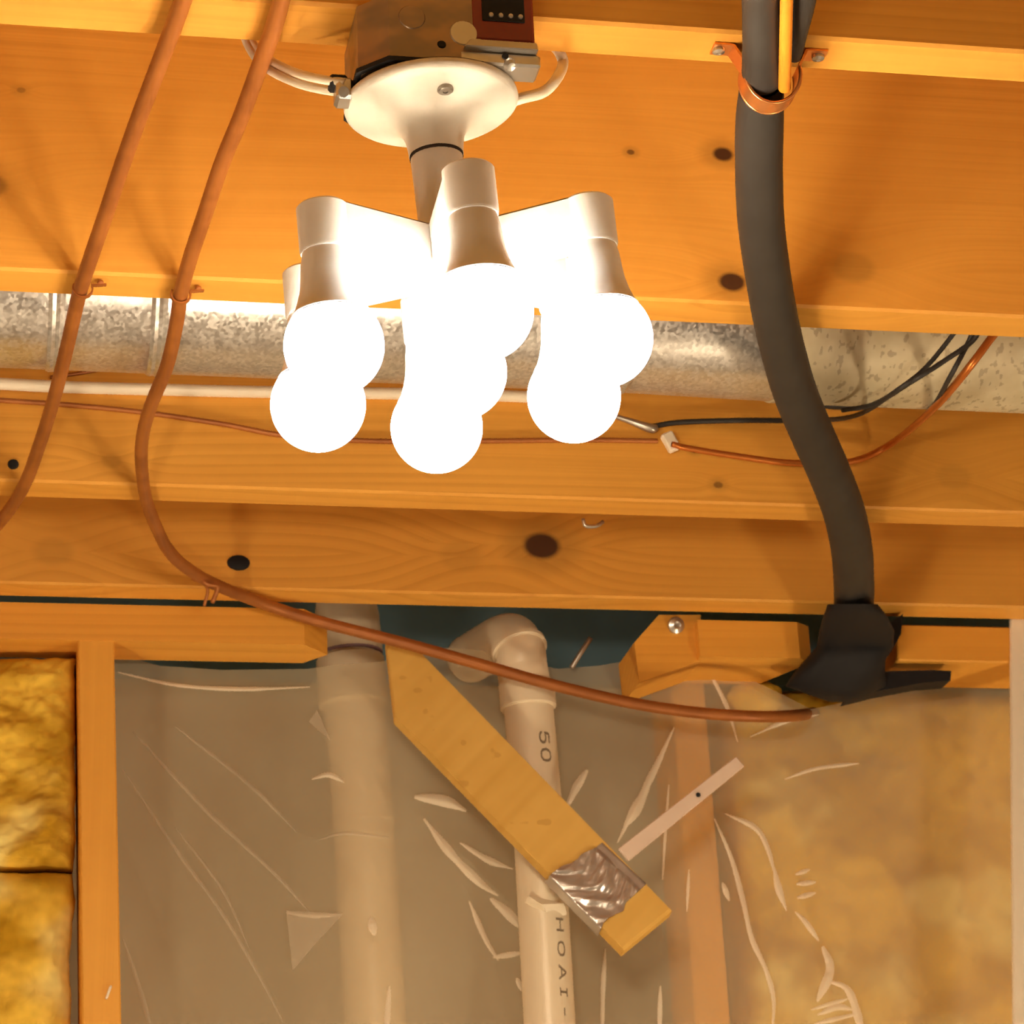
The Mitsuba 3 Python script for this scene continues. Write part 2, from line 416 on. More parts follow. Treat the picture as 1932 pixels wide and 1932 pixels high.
xs0, xs1 = PY(-420, 1500, YW)[0], PY(146, 1400, YW)[0]
zseam = PY(60, 1622, YW)[2]
for z0, z1, lab in ((zseam + .001, ZP - .043, 'yellow glass wool batt at the left edge, the upper piece under the top plate'), (FLOOR + .01, zseam - .001, 'yellow glass wool batt at the left edge, the lower piece beneath the seam')):
    add('insulation_batt', batt(xs0, xs1, z0, z1, lambda X, Z: YW + .026 + 0 * X, .016, 3 if z0 > zseam else 5, nx=90, nz=130 if z0 > zseam else 220), 'mat_glasswool', True, label=lab, cat='insulation', group='yellow glass wool batts')
xr0, xr1 = PY(1395, 1500, YW + .12)[0], PY(2160, 1500, YW + .12)[0]
add('insulation_batt', batt(xr0, xr1, FLOOR + .01, PY(1600, 1290, YW + .12)[2], lambda X, Z: YW + .132 + 0 * X, .022, 12, nx=130, nz=220), 'mat_glasswool', True,
    label='yellow glass wool batt seen hazily behind the plastic sheet at the right', cat='insulation', group='yellow glass wool batts')

m = trimesh.creation.icosphere(4, 1.0)
v = m.vertices; v = v * (1 + .35 * (meshkit.fbm(v * 2.2, 4, 31) - .5))[:, None] * [.030, .016, .020]
m.vertices = v; ca = PY(1425, 1316, YW + .100); m.apply_translation(ca)
add('insulation_tuft', m, 'mat_glasswool', True, label='tuft of pale glass wool bulging at the film edge left of the black boot', cat='insulation')
c = PY(205, 1872, YW - .001)
add('staple', tube([c + [-.002, .002, -.005], c + [-.0015, -.001, -.0045], c + [.0015, -.001, .0045], c + [.002, .002, .005]], .0013, 8, 16), 'mat_cable', True, label='small bright staple on the left stud near the bottom', cat='staple')

# ------------------------------------------------------------------ plastic sheet
top = np.array([(205, 1226), (265, 1246), (300, 1256), (420, 1264), (580, 1262), (620, 1256), (720, 1248), (840, 1222), (920, 1228), (1050, 1262), (1130, 1256), (1200, 1244), (1300, 1240), (1360, 1262), (1420, 1284), (1480, 1312),
                (1530, 1338), (1580, 1328), (1660, 1308), (1720, 1296), (1790, 1292), (1850, 1250), (1915, 1205), (2150, 1212)], float)
WR = [  # crease lines of the film: polyline, height (m), width (px)
    ([(230, 1450), (330, 1590), (470, 1790), (560, 1960)], .005, 13), ([(250, 1380), (430, 1560), (560, 1690), (620, 1760)], .004, 16), ([(300, 1350), (470, 1480), (600, 1590)], .004, 14),
    ([(240, 1600), (320, 1780), (400, 1960)], .005, 14), ([(235, 1760), (280, 1960)], .004, 10), ([(215, 1270), (300, 1290), (420, 1302), (580, 1300)], .006, 12),
    ([(560, 1590), (640, 1560), (740, 1575)], .003, 8), ([(780, 1505), (860, 1520), (960, 1580)], .006, 14), ([(800, 1540), (900, 1640), (985, 1730)], .007, 12), ([(850, 1600), (960, 1700)], .006, 10),
    ([(870, 1660), (930, 1800), (960, 1960)], .005, 10), ([(910, 1810), (985, 1800)], .005, 8), ([(1270, 1370), (1220, 1480), (1160, 1590)], .007, 11), ([(1110, 1450), (1060, 1530)], .006, 10),
    ([(1265, 1400), (1255, 1540), (1245, 1900)], .004, 8), ([(1140, 1800), (1138, 1960)], .005, 8), ([(1345, 1540), (1400, 1680), (1440, 1830), (1465, 1960)], .008, 10),
    ([(1365, 1535), (1440, 1580), (1470, 1650), (1520, 1720), (1545, 1830), (1590, 1960)], .008, 14), ([(1500, 1640), (1530, 1740)], .006, 14), ([(1550, 1790), (1540, 1870), (1560, 1960)], .009, 22),
    ([(1580, 1850), (1620, 1900), (1625, 1960)], .008, 14), ([(1430, 1480), (1520, 1450), (1620, 1440)], .006, 16), ([(1400, 1290), (1480, 1330), (1540, 1350)], .006, 10), ([(1540, 1350), (1640, 1420), (1800, 1450)], .005, 22),
    ([(1540, 1350), (1480, 1420), (1420, 1520)], .005, 16), ([(1900, 1250), (1880, 1500), (1905, 1800)], .006, 18)]


def film():
    nx, nr = 342, 190
    px = np.linspace(212, 2150, nx); tr = np.interp(px, top[:, 0], top[:, 1])
    t = np.linspace(0, 1, nr) ** 1.0
    PXg = np.repeat(px[None], nr, 0); PYg = tr[None] + (1990 - tr[None]) * t[:, None]
    hgt = np.zeros_like(PXg)
    for line, a, w in WR:
        L = np.array(line, float); d = np.full(PXg.shape, 1e9)
        for p, q in zip(L[:-1], L[1:]):
            u = q - p; s = np.clip(((PXg - p[0]) * u[0] + (PYg - p[1]) * u[1]) / (u @ u), 0, 1)
            d = np.minimum(d, np.hypot(PXg - p[0] - s * u[0], PYg - p[1] - s * u[1]))
        hgt += .35 * a * np.exp(-np.abs(d / (1.4 * w)) ** 1.5)
    N3 = np.stack([PXg / 70, PYg / 160, 0 * PXg], -1)
    hgt += .010 * (meshkit.fbm(N3, 1, 4) - .5)
    base = YW + .080 + .012 * t[:, None] + .005 * np.sin(PXg / 90)
    # pulled tight over the stud at the right, bulging over the glass wool beyond
    base = base - .008 * np.exp(-((PXg - 1320) / 60) ** 2) + .012 * np.clip((PXg - 1400) / 300, 0, 1)
    Y = np.minimum(base - hgt, YW + .110)
    Y = np.where((PXg > 955) & (PXg < 1115), np.maximum(Y, YW + .0705), Y)
    Y = np.where((PXg > 1220) & (PXg < 1420), np.minimum(Y, YW + .1085), Y)
    film.grid = (px, tr, Y)
    P = np.array([[PY(PXg[i, j], PYg[i, j], Y[i, j]) for j in range(nx)] for i in range(nr)])
    # the film hangs on to the floor: one long last row
    low = P[-1].copy(); low[:, 2] = FLOOR + .02
    mid = P[-1] * .5 + low * .5
    P = np.vstack([P, mid[None], low[None]])
    i, j = np.meshgrid(np.arange(nr + 1), np.arange(nx - 1), indexing='ij')
    k = (i * nx + j).ravel(); q = np.c_[k, k + nx, k + nx + 1, k + 1]
    return trimesh.Trimesh(P.reshape(-1, 3), np.vstack([q[:, [0, 1, 2]], q[:, [0, 2, 3]]]), process=False)


add('plastic_sheet', film(), 'mat_poly', True, label='wrinkled clear plastic sheet hung over the wall from left stud to right edge', cat='plastic sheet')



def film_y(x, row):
    px, tr, Y = film.grid
    j = float(np.interp(x, px, np.arange(len(px)))); t0 = np.interp(x, px, tr)
    i = np.clip((row - t0) / (1990 - t0), 0, 1) * (Y.shape[0] - 1)
    return float(Y[int(round(i)), int(round(j))])


FOLD_GLINTS = [  # standing folds and glare strokes, highlights built in as more opaque film: line, width in px at its middle
    ([(232, 1452), (330, 1600), (430, 1740), (520, 1900), (545, 1960)], 7), ([(330, 1370), (470, 1480), (560, 1570)], 7), ([(250, 1380), (390, 1530), (520, 1650), (600, 1740)], 8), ([(232, 1770), (262, 1860), (290, 1960)], 9),
    ([(330, 1560), (420, 1680), (470, 1790)], 5), ([(222, 1268), (330, 1292), (450, 1300), (585, 1296)], 8), ([(600, 1585), (650, 1572), (735, 1580)], 6), ([(588, 1470), (620, 1462), (650, 1476)], 9),
    ([(782, 1503), (840, 1512), (880, 1530)], 22), ([(800, 1545), (850, 1610), (905, 1665), (940, 1690)], 16), ([(868, 1590), (920, 1622), (968, 1640)], 12), ([(925, 1695), (955, 1720), (985, 1752)], 20), ([(885, 1700), (915, 1770), (940, 1812)], 10),
    ([(930, 1806), (985, 1798)], 10), ([(1272, 1372), (1236, 1450), (1195, 1530), (1165, 1590)], 12), ([(1225, 1480), (1195, 1535), (1178, 1560)], 20), ([(1108, 1452), (1085, 1490), (1070, 1522)], 18), ([(1262, 1480), (1256, 1560), (1250, 1660)], 7),
    ([(1142, 1790), (1138, 1860), (1136, 1960)], 9), ([(1246, 1860), (1244, 1960)], 9), ([(1348, 1545), (1380, 1620), (1402, 1700), (1418, 1770), (1445, 1830), (1460, 1890), (1455, 1960)], 11),
    ([(1368, 1535), (1425, 1562), (1448, 1600), (1462, 1650)], 12), ([(1460, 1635), (1470, 1680), (1484, 1718)], 13), ([(1500, 1650), (1528, 1640)], 9), ([(1502, 1668), (1540, 1664)], 10), ([(1504, 1694), (1540, 1684)], 11), ([(1500, 1720), (1520, 1740), (1545, 1775)], 10), ([(1552, 1785), (1566, 1830), (1542, 1890)], 20), ([(1530, 1905), (1600, 1884)], 9), ([(1536, 1932), (1620, 1912)], 10),
    ([(1560, 1850), (1600, 1868), (1622, 1930), (1628, 1960)], 16), ([(1542, 1915), (1580, 1900), (1610, 1905)], 12), ([(1363, 1665), (1376, 1700)], 10), ([(1300, 1640), (1296, 1720)], 5), ([(1480, 1470), (1540, 1450), (1620, 1440)], 9),
    ([(1415, 1390), (1480, 1362), (1545, 1348)], 8), ([(1335, 1262), (1370, 1330), (1392, 1400)], 8), ([(700, 1730), (706, 1765)], 16), ([(735, 1860), (728, 1960)], 12), ([(975, 1845), (985, 1870)], 12), ([(540, 1722), (590, 1728), (645, 1726)], 8)]
for num, (line, wpx) in enumerate(FOLD_GLINTS):
    L = curve([(x, y, 0) for x, y in line], 26)[:, :2]
    T = np.gradient(L, axis=0); T /= np.linalg.norm(T, axis=1, keepdims=True); N2 = np.c_[-T[:, 1], T[:, 0]]
    prof = np.sin(np.linspace(.12, np.pi - .12, 26)) ** .7 * wpx / 2
    prof = prof * (.75 + .5 * meshkit.noise(np.c_[L / 30, np.zeros(26)], 5))
    rows_ = []
    for (x, y), nn, hw in zip(L, N2, prof):
        yb_ = min(film_y(x + nn[0] * o, y + nn[1] * o) for o in (-hw, 0, hw)) - .0012
        rows_.append([PY(x - nn[0] * hw, y - nn[1] * hw, yb_), PY(x - nn[0] * hw * .2, y - nn[1] * hw * .2, yb_ - hw * .00030), PY(x + nn[0] * hw * .35, y + nn[1] * hw * .35, yb_ - hw * .00022), PY(x + nn[0] * hw, y + nn[1] * hw, yb_)])
    V = np.array(rows_).reshape(-1, 3)
    q = np.array([[i * 4 + j, i * 4 + j + 1, i * 4 + j + 5, i * 4 + j + 4] for i in range(25) for j in range(3)])
    add('plastic_sheet__fold_glint', trimesh.Trimesh(V, np.vstack([q[:, [0, 1, 2]], q[:, [0, 2, 3]]]), process=False), 'mat_poly_soft_glint' if num < 5 or num in (6,) else 'mat_poly_fold_glint', True)
# extra film patches standing in for a glare spot and a glint
for tri in ([(540, 1718), (648, 1724), (600, 1775), (552, 1832)], [(582, 1362), (598, 1340), (624, 1398), (606, 1380)]):
    pts_ = [PY(x, y, min(film_y(x, y), film_y(x + 20, y)) - .004 - .004 * (i == 3)) for i, (x, y) in enumerate(tri)]
    add('plastic_sheet__flap', trimesh.Trimesh(np.array(pts_), [[0, 1, 2], [0, 2, 3]], process=False), 'mat_poly_soft_glint', label='glare spot built as a patch of doubled film')

# ------------------------------------------------------------------ white drain pipes
def vertical_pipe(pxs, y, r):
    return [np.r_[PY(px, row, y), r] for px, row in pxs]


y1 = YW + .156
k = thing('drain_pipe', 'wide white PVC pipe with a coupling and a purple primer ring, hazy behind the plastic', 'pipe', 'white PVC pipes')
pts = vertical_pipe([(655, 1165), (659, 1240), (682, 1500), (708, 1932)], y1, .0315)
low = pts[-1] + (pts[-1] - pts[-2]) * 6.0; low[3] = .0315
add(k + '__pipe', tube([pts[0], *pts[1:], low], sides=36, n=60), 'mat_pvc', True)
q0, q1, q2 = PY(652, 1120, y1), PY(660, 1238, y1), PY(668, 1335, y1)
ax = (q2 - q0) / np.linalg.norm(q2 - q0); up = -ax
add(k + '__coupling', placed(lathe([(0, 0), (.036, 0), (.0375, -.002), (.0375, .050 - .002), (.036, .052), (0, .052)][:1] + [(.0365, 0), (.0365, .050), (.035, .052), (0, .052)], 40), PY(667, 1330, y1), *frame_to(up)), 'mat_pvc', 30)
add(k + '__primer_ring', placed(lathe([(0, 0), (.0352, 0), (.0352, .005), (0, .005)], 40), PY(660, 1238, y1), *frame_to(up)), 'mat_primer', 30, label='purple primer ring')
add(k + '__upper_coupling', placed(lathe([(0, 0), (.0345, 0), (.0355, .002), (.0345, .045), (.030, .075), (.030, .20), (0, .20)], 40), PY(660, 1236, y1), *frame_to(up)), 'mat_pvc', 30)
c = PY(686, 1556, y1)
add(k + '__joint_ring', placed(lathe([(0, 0), (.0322, 0), (.0326, .0012), (.0322, .0025), (0, .0025)], 40), c, *frame_to(up)), 'mat_pvc', 30)

y2 = YW + .042
k = thing('drain_pipe', 'narrower white PVC pipe with top elbow and black printing behind the slanted board', 'pipe', 'white PVC pipes')
pA = vertical_pipe([(998, 1345), (1015, 1550), (1037, 1932)], y2, .0255)
low = pA[-1] + (pA[-1] - pA[-2]) * 4.2; low[3] = .0255
add(k + '__pipe', tube([np.r_[PY(994, 1290, y2), .0255], *pA, low], sides=36, n=60), 'mat_pvc', True)
ax = pA[0][:3] - pA[1][:3]; up2 = ax / np.linalg.norm(ax)
add(k + '__coupling', placed(lathe([(0, 0), (.0275, 0), (.029, .0015), (.029, .026), (.0275, .028), (0, .028)], 40), PY(997, 1338, y2), *frame_to(up2)), 'mat_pvc', 30)
e0, e1 = PY(992, 1300, y2), PY(978, 1222, y2)
e2 = e1 + [-.006, .030, .020]; e3 = e2 + [-.022, .10, .010]
add(k + '__elbow', tube([np.r_[e0, .0265], np.r_[(e0 + e1) / 2, .0265], np.r_[e1, .0265], np.r_[e2, .0265], np.r_[e3, .0265]], sides=36, n=50), 'mat_pvc', True)
dcol = (e1 - (e0 + e1) / 2); dcol = dcol + .5 * (e2 - e1); dcol /= np.linalg.norm(dcol)
add(k + '__elbow_collar', placed(lathe([(0, 0), (.028, 0), (.0295, .001), (.0295, .006), (.028, .007), (0, .007)], 40), e1 - dcol * .006, *frame_to(dcol)), 'mat_pvc', 30)


def print_on_pipe(text, rows, height, ang):
    """Black print wrapped on the pipe, reading downward."""
    m = meshkit.text_mesh(text, height, .0004)
    b = m.bounds; m.apply_translation([-b[0, 0], -(b[0, 1] + b[1, 1]) / 2, 0])
    m = m.subdivide_to_size(.004)
    r0, r1 = rows
    a = np.interp(r0, [1345, 1550, 1932], [998, 1015, 1037]); c0 = PY(a, r0, y2)
    a = np.interp(r1, [1345, 1550, 1932], [998, 1015, 1037]); c1 = PY(a, r1, y2)
    dn = (c1 - c0); L = np.linalg.norm(dn); dn /= L
    side = np.cross(dn, [0, 1., 0]); side /= np.linalg.norm(side); fr = np.cross(side, dn)
    if fr[1] > 0: fr = -fr
    sgn = np.sign(np.cross(dn, fr) @ side)
    v = m.vertices * [L / b.ptp(axis=0)[0] if hasattr(b, 'ptp') else L / np.ptp(b[:, 0]), 1, 1]
    th = v[:, 1] / .0256 + ang
    up_dir = np.cross(fr, dn)               # letters' up, to the right of the reading direction's left
    P = c0 + dn * v[:, :1] + (np.cos(th) * (.0256 + v[:, 2]))[:, None] * fr + (np.sin(th) * (.0256 + v[:, 2]))[:, None] * up_dir
    return trimesh.Trimesh(P, m.faces, process=False)


add(k + '__print', print_on_pipe('H O A I -', (1742, 1925), .0088, .45), 'mat_ink', label='black printed letters')
add(k + '__print', print_on_pipe('50', (1393, 1450), .012, .35), 'mat_ink', label='black printed digits')
c = PY(1020, 1712, y2 - .026)
add(k + '__bracket_tab', hull([c + [-.012, 0, .012], c + [.024, 0, .004], c + [.028, .006, -.006], c + [.01, .004, -.010], c + [-.014, .006, .006], c + [0, -.004, .002]]), 'mat_pvc', label='small folded white tab under the board')

# ------------------------------------------------------------------ slanted board with tape and stick
TL, TR, BR, BL = (728, 1208), (772, 1208), (1268, 1718), (1177, 1793)
LL = (745, 1352)
yt, yb = YW + .010, YW - .040


def yboard(px, py):
    s = ((px - 750) * .70 + (py - 1280) * .71) / 660.0
    return yt + (yb - yt) * s


def onboard(px, py, off=0.0): return PY(px, py, yboard(px, py) + off)


outline = [TL, TR, BR, BL, LL]
front = np.array([onboard(*p) for p in outline])
nb = np.cross(front[2] - front[0], front[3] - front[0]); nb /= np.linalg.norm(nb); nb *= np.sign(nb[1])
nb = nb / 1.0
add('slanted_board', hull(np.vstack([front + nb * .0012, front + nb * .019, (front - front.mean(0)) * [.985, 1, .985] * 1.0 + front.mean(0)])), 'mat_board',
    label='yellow painted board fixed slantwise across the drain pipes', cat='board')


def tape_mesh():
    # a skin wrapped round the board: parameter u across the face and on over both edges, w along the board
    c00, c10, c01, c11 = (np.array(p, float) for p in ((1136, 1594), (1218, 1672), (1037, 1652), (1133, 1750)))   # top edge near/far, bottom edge near/far
    nu, nw = 90, 70
    P = []
    for i in range(nw):
        w = i / (nw - 1)
        a, b = c00 + (c10 - c00) * w, c01 + (c11 - c01) * w
        A, B = onboard(*a), onboard(*b)
        d = (B - A) / np.linalg.norm(B - A)
        path = [A - d * .002 + nb * .021, A - d * .002 - nb * .0015, B + d * .002 - nb * .0015, B + d * .002 + nb * .021, (A + B) / 2 + nb * .022]
        path = np.array(path + [path[0]])
        s = np.r_[0, np.cumsum(np.linalg.norm(np.diff(path, axis=0), axis=1))]
        u = np.linspace(0, s[-1], nu + 1)[:-1]
        P.append(np.stack([np.interp(u, s, path[:, k]) for k in range(3)], 1))
    P = np.array(P)
    U, W = np.meshgrid(np.arange(nu) / nu, np.arange(nw) / nw)
    q = np.stack([W * 6.5 + .8 * np.sin(U * 14), U * 7, 0 * U], -1)
    d = .0052 * np.abs(meshkit.fbm(q, 2, 3) - .5) + .0016 * meshkit.fbm(q * 3, 2, 8)
    cen = P.mean((1,), keepdims=True)
    out = -np.broadcast_to(nb, P.shape) * np.where((U > .18) & (U < .62), 1, 0)[..., None]
    P = P + out * d[..., None]
    # ragged ends
    ax = (onboard(*BR) - onboard(*TR)); ax /= np.linalg.norm(ax)
    P[0] += ax * (.004 * (meshkit.noise(np.stack([np.arange(nu) / 6, 0 * np.arange(nu), 0 * np.arange(nu)], -1), 1) - .5))[:, None]
    P[-1] += ax * (.007 * (meshkit.noise(np.stack([np.arange(nu) / 5, 0 * np.arange(nu), 0 * np.arange(nu)], -1), 2) - .5))[:, None]
    i, j = np.meshgrid(np.arange(nw - 1), np.arange(nu), indexing='ij')
    a, b = (i * nu + j).ravel(), (i * nu + (j + 1) % nu).ravel()
    q = np.c_[a, b, b + nu, a + nu]
    m = trimesh.Trimesh(P.reshape(-1, 3), np.vstack([q[:, [0, 1, 2]], q[:, [0, 2, 3]]]), process=False)
    if (m.face_normals[0] @ nb) < 0: pass
    return m


scene['mat_tape_two'] = {'type': 'twosided', 'bsdf': scene.pop('mat_tape')}
add('duct_tape', tape_mesh(), 'mat_tape_two', True, label='crumpled silver duct tape wrapped round the slanted board', cat='tape')
y3 = yboard(1180, 1630) - .012
s0, s1 = PY(1177, 1612, y3 - .002), PY(1397, 1436, y3 - .012)
dv = (s1 - s0) / np.linalg.norm(s1 - s0); sv = np.cross(dv, [0, 1., 0]); sv /= np.linalg.norm(sv); tv = np.cross(sv, dv); tv *= np.sign(tv[1])
k = thing('wooden_stick', 'narrow pale wooden stick with a small hole, taped at an angle to the board', 'stick')
loop = lambda c, w: [c - sv * w, c + sv * w, c + sv * w + tv * .006, c - sv * w + tv * .006]
add(k + '__stick', beam(loop(s0, .0078), loop(s1, .0064), .0008), 'mat_stick')
c = PY(1317, 1500, y3 - .009) - tv * .0008
add(k + '__hole', placed(lathe([(0, 0), (.0024, 0), (.0022, .0005), (0, .0005)], 18), c, *frame_to(-tv)), 'mat_black', label='small dark hole')

# loose wire stub in the opening
add('wire_stub', tube([PY(1114, 1204, YW + .05), PY(1098, 1228, YW + .05), PY(1078, 1260, YW + .055)], .0028, 10, 12), 'mat_steel', True, label='short grey wire end hanging in the dark opening above the plastic', cat='wire')

# ------------------------------------------------------------------ galvanised duct between the second and third joist
dy, dz, drad = DUCT
k = thing('round_duct', 'round galvanised duct running along between two joists behind the lamp bulbs', 'duct')


def duct_piece(xa, xb, ra, rb, bead=True):
    n = 14
    xs = np.linspace(xa, xb, n)
    prof = [(0, 0)] + [(ra + (rb - ra) * i / (n - 1), xs[i] - xa) for i in range(n)] + [(0, xb - xa)]
    return placed(lathe(prof, 72), [xa, dy, dz], [0, 1, 0], [0, 0, 1], [1, 0, 0])


xj = [X0 + .01, PY(105, 640, dy - .05)[0], PY(300, 650, dy - .05)[0], PY(1200, 690, dy - .05)[0], PY(1500, 720, dy - .05)[0], X1 - .01]
for i in range(5):
    ra, rb = [(drad, drad), (drad, drad), (drad, drad), (drad, .0665), (.068, .072)][i]
    add(k + '__section', duct_piece(xj[i] + .0006, xj[i + 1] - .0006, ra, rb), 'mat_galvanised' if i < 4 else 'mat_beige_lit_galvanised', 30, label='mottled section with beige light painted in' if i == 4 else None)
for i in (1, 2, 3):
    add(k + '__seam', placed(lathe([(0, -.006), (.0648, -.006), (.0662, -.003), (.0655, 0), (.0668, .003), (.0648, .007), (0, .007)], 72), [xj[i], dy, dz], [0, 1, 0], [0, 0, 1], [1, 0, 0]), 'mat_galvanised', 30)
c = [xj[4], dy, dz]

# ------------------------------------------------------------------ copper tubes along under the joists
ZC = H - .0095


def under(px, py, z=ZC, r=.0056): return np.r_[PZ(px, py, z), r]


l1 = [(560, -520), (450, -250), (365, -60), (350, -15), (331, 40), (301, 120), (263, 220), (231, 310), (201, 400), (170, 490), (152, 545), (141, 590), (124, 665), (101, 755), (76, 835), (46, 915), (8, 975), (-50, 1040)]
add('copper_tube', tube([under(*p) for p in l1], n=140), 'mat_copper', True, label='leftmost brown copper tube, running off the left edge below the third joist', cat='copper tube', group='copper tubes')
l2 = [(700, -520), (610, -250), (545, -60), (533, -10), (517, 50), (490, 125), (455, 220), (420, 305), (388, 400), (358, 490), (341, 555), (333, 610), (315, 690), (283, 770), (268, 830), (268, 890), (278, 950), (302, 1010)]
l3 = [(318, 1038), (345, 1066), (400, 1100), (500, 1140), (600, 1172), (760, 1213), (900, 1252), (1050, 1294), (1200, 1328), (1330, 1346), (1440, 1352)]
pts = [under(*p) for p in l2] + [np.r_[min(PZ(px, py, ZC), PY(px, py, YW - .014), key=lambda q: q[1]), .0060] for px, py in l3]
pts += [np.r_[PY(1500, 1350, YW + .02), .0062], np.r_[PY(1535, 1345, YW + .12), .0062]]
add('copper_tube', tube(pts, n=220), 'mat_copper', True, label='long brown copper tube that bends and crosses to the right over the drain pipes', cat='copper tube', group='copper tubes')


def clip(px, py, lab):
    c = PZ(px, py, ZC); k = thing('tube_clip', lab, 'clip', 'copper tube clips')
    ang = np.linspace(-.15 * np.pi, 1.15 * np.pi, 24)
    loop_ = np.array([[c[0] - .0072 * math.cos(a), c[1], c[2] - .0072 * math.sin(a)] for a in ang])
    ear = np.array([[loop_[-1][0] + d, c[1] + .001 * i, loop_[-1][2] + .001 * i] for i, d in enumerate((.003, .007, .011))])
    add(k + '__band', strip_along(np.vstack([loop_, ear]), [0, 1, 0], .0035, .0012), 'mat_copper', 40)
    add(k + '__nail', placed(lathe([(0, 0), (.0025, 0), (.0022, .0015), (0, .002)], 12), [c[0] + .013, c[1], c[2] + .006], *frame_to([.2, -.5, -1])), 'mat_copper', 30)


clip(156, 545, 'small copper clip holding the leftmost copper tube to the joist edge')
clip(341, 556, 'small copper clip holding the long copper tube to the joist edge')
c = PZ(390, 1096, H - .010)
kk = thing('tube_clip', 'small copper hanger clip on the long copper tube under the farthest joist', 'clip', 'copper tube clips')
add(kk + '__band', tube([c + [-.012, -.008, .004], c + [0, -.010, -.007], c + [.010, -.006, -.008], c + [.006, .006, -.020]], .0022, 10, 20), 'mat_copper', True)
add(kk + '__nail', tube([c + [-.014, .0, .002], c + [.0, -.006, -.009], c + [-.002, .004, -.024]], .0016, 8, 12), 'mat_copper', True)

# ------------------------------------------------------------------ black insulated line with its strap
k = thing('insulated_line', 'thick dark foam-covered refrigerant line curving down from the copper strap to the wall', 'pipe insulation')
top_ = [(1440, -520, .860, .0118), (1438, -280, .864, .0118), (1436, -70, .870, .0118), (1436, 0, .8785, .0118), (1437, 80, .8800, .0122), (1439, 150, .8805, .0136)]
add(k + '__upper_sleeve', tube([np.r_[PZ(a, b, z), r] for a, b, z, r in top_], sides=32, n=50, rough=.03), 'mat_foam', True)
lw = [(1437, 165, .8790, .0145), (1433, 230, .8780, .0160), (1432, 320, .8780, .0164), (1436, 420, .8780, .0168), (1449, 520, .8775, .0170), (1463, 600, .8770, .0174), (1478, 665, .8770, .0178), (1500, 740, .8770, .0182),
      (1533, 820, .8770, .0186), (1566, 895, .8770, .0190), (1592, 965, .8765, .0194), (1606, 1030, .8760, .0198)]
pts = [np.r_[PZ(a, b, z), r] for a, b, z, r in lw] + [np.r_[PZ(1611, 1095, .8755), .0200], np.r_[PZ(1611, 1150, .875), .0202], np.r_[PZ(1610, 1188, .874), .0205]]
add(k + '__sleeve', tube(pts, sides=36, n=180, rough=.025, seed=3), 'mat_foam', True)
# torn boot of foam round the line where it enters the wall
rows = [(1140, 1566, 1653), (1165, 1556, 1672), (1190, 1548, 1684), (1220, 1543, 1682), (1245, 1522, 1668), (1270, 1500, 1668), (1295, 1484, 1672), (1312, 1530, 1640), (1324, 1565, 1612)]
R = []
for i, (row, a, b) in enumerate(rows):
    yy = float(min(PZ(1600, row, .860)[1], np.interp(row, [1140, 1240, 1324], [YW - .024, YW - .020, YW + .03])))
    A, B = PY(a, row, yy), PY(b, row, yy); ce, hw = (A + B) / 2, np.linalg.norm(B - A) / 2
    for q in range(28):
        t = 2 * np.pi * q / 28
        R.append(ce + (B - A) / 2 * math.cos(t) + np.array([0, .945, .33]) * min(.034, 1.3 * hw) * math.sin(t) * (1 + .15 * math.sin(3 * t + i)))
R = np.array(R); n_ = len(rows); f = []
for i in range(n_ - 1):
    for q in range(28):
        a, b = i * 28 + q, i * 28 + (q + 1) % 28; f += [[a, b, b + 28], [a, b + 28, a + 28]]
R = np.vstack([R, R[:28].mean(0), R[-28:].mean(0)])
f += [[n_ * 28, (q + 1) % 28, q] for q in range(28)] + [[n_ * 28 + 1, (n_ - 1) * 28 + q, (n_ - 1) * 28 + (q + 1) % 28] for q in range(28)]
m = trimesh.Trimesh(R, np.array(f), process=False)
if m.volume < 0: m.invert()
add(k + '__boot', m, 'mat_black', 40, label='flared black foam boot at the wall')
add(k + '__flap', prism([(1640, 1200), (1668, 1182), (1704, 1158), (1700, 1196), (1680, 1232), (1655, 1262), (1640, 1260)], YW - .024, YW - .004), 'mat_black', label='torn black foam flap')
add(k + '__tongue', prism([(1630, 1272), (1680, 1266), (1760, 1264), (1795, 1266), (1793, 1284), (1740, 1288), (1660, 1303), (1600, 1318)], YW + .002, YW + .030), 'mat_black', label='flat black foam tongue to the right')
add('control_wire', tube([np.r_[PZ(1512, -520, .842), .0041], np.r_[PZ(1498, -280, .846), .0041], np.r_[PZ(1486, -70, .860), .0041], np.r_[PZ(1484, 0, .866), .0041], np.r_[PZ(1482, 90, .869), .0041], np.r_[PZ(1480, 166, .8695), .0041]], sides=14, n=30), 'mat_orange_wire', True,
    label='orange wire running along the black foam line into the copper strap', cat='wire')
add('foam_tube', tube([np.r_[PZ(1570, -520, .868), .0090], np.r_[PZ(1545, -280, .872), .0086], np.r_[PZ(1524, -70, .878), .0082], np.r_[PZ(1517, 0, .882), .0075], np.r_[PZ(1504, 70, .888), .006], np.r_[PZ(1499, 105, .891), .005]], sides=20, n=30), 'mat_foam', True,
    label='thin dark foam tube behind the orange wire at the top edge', cat='pipe insulation')

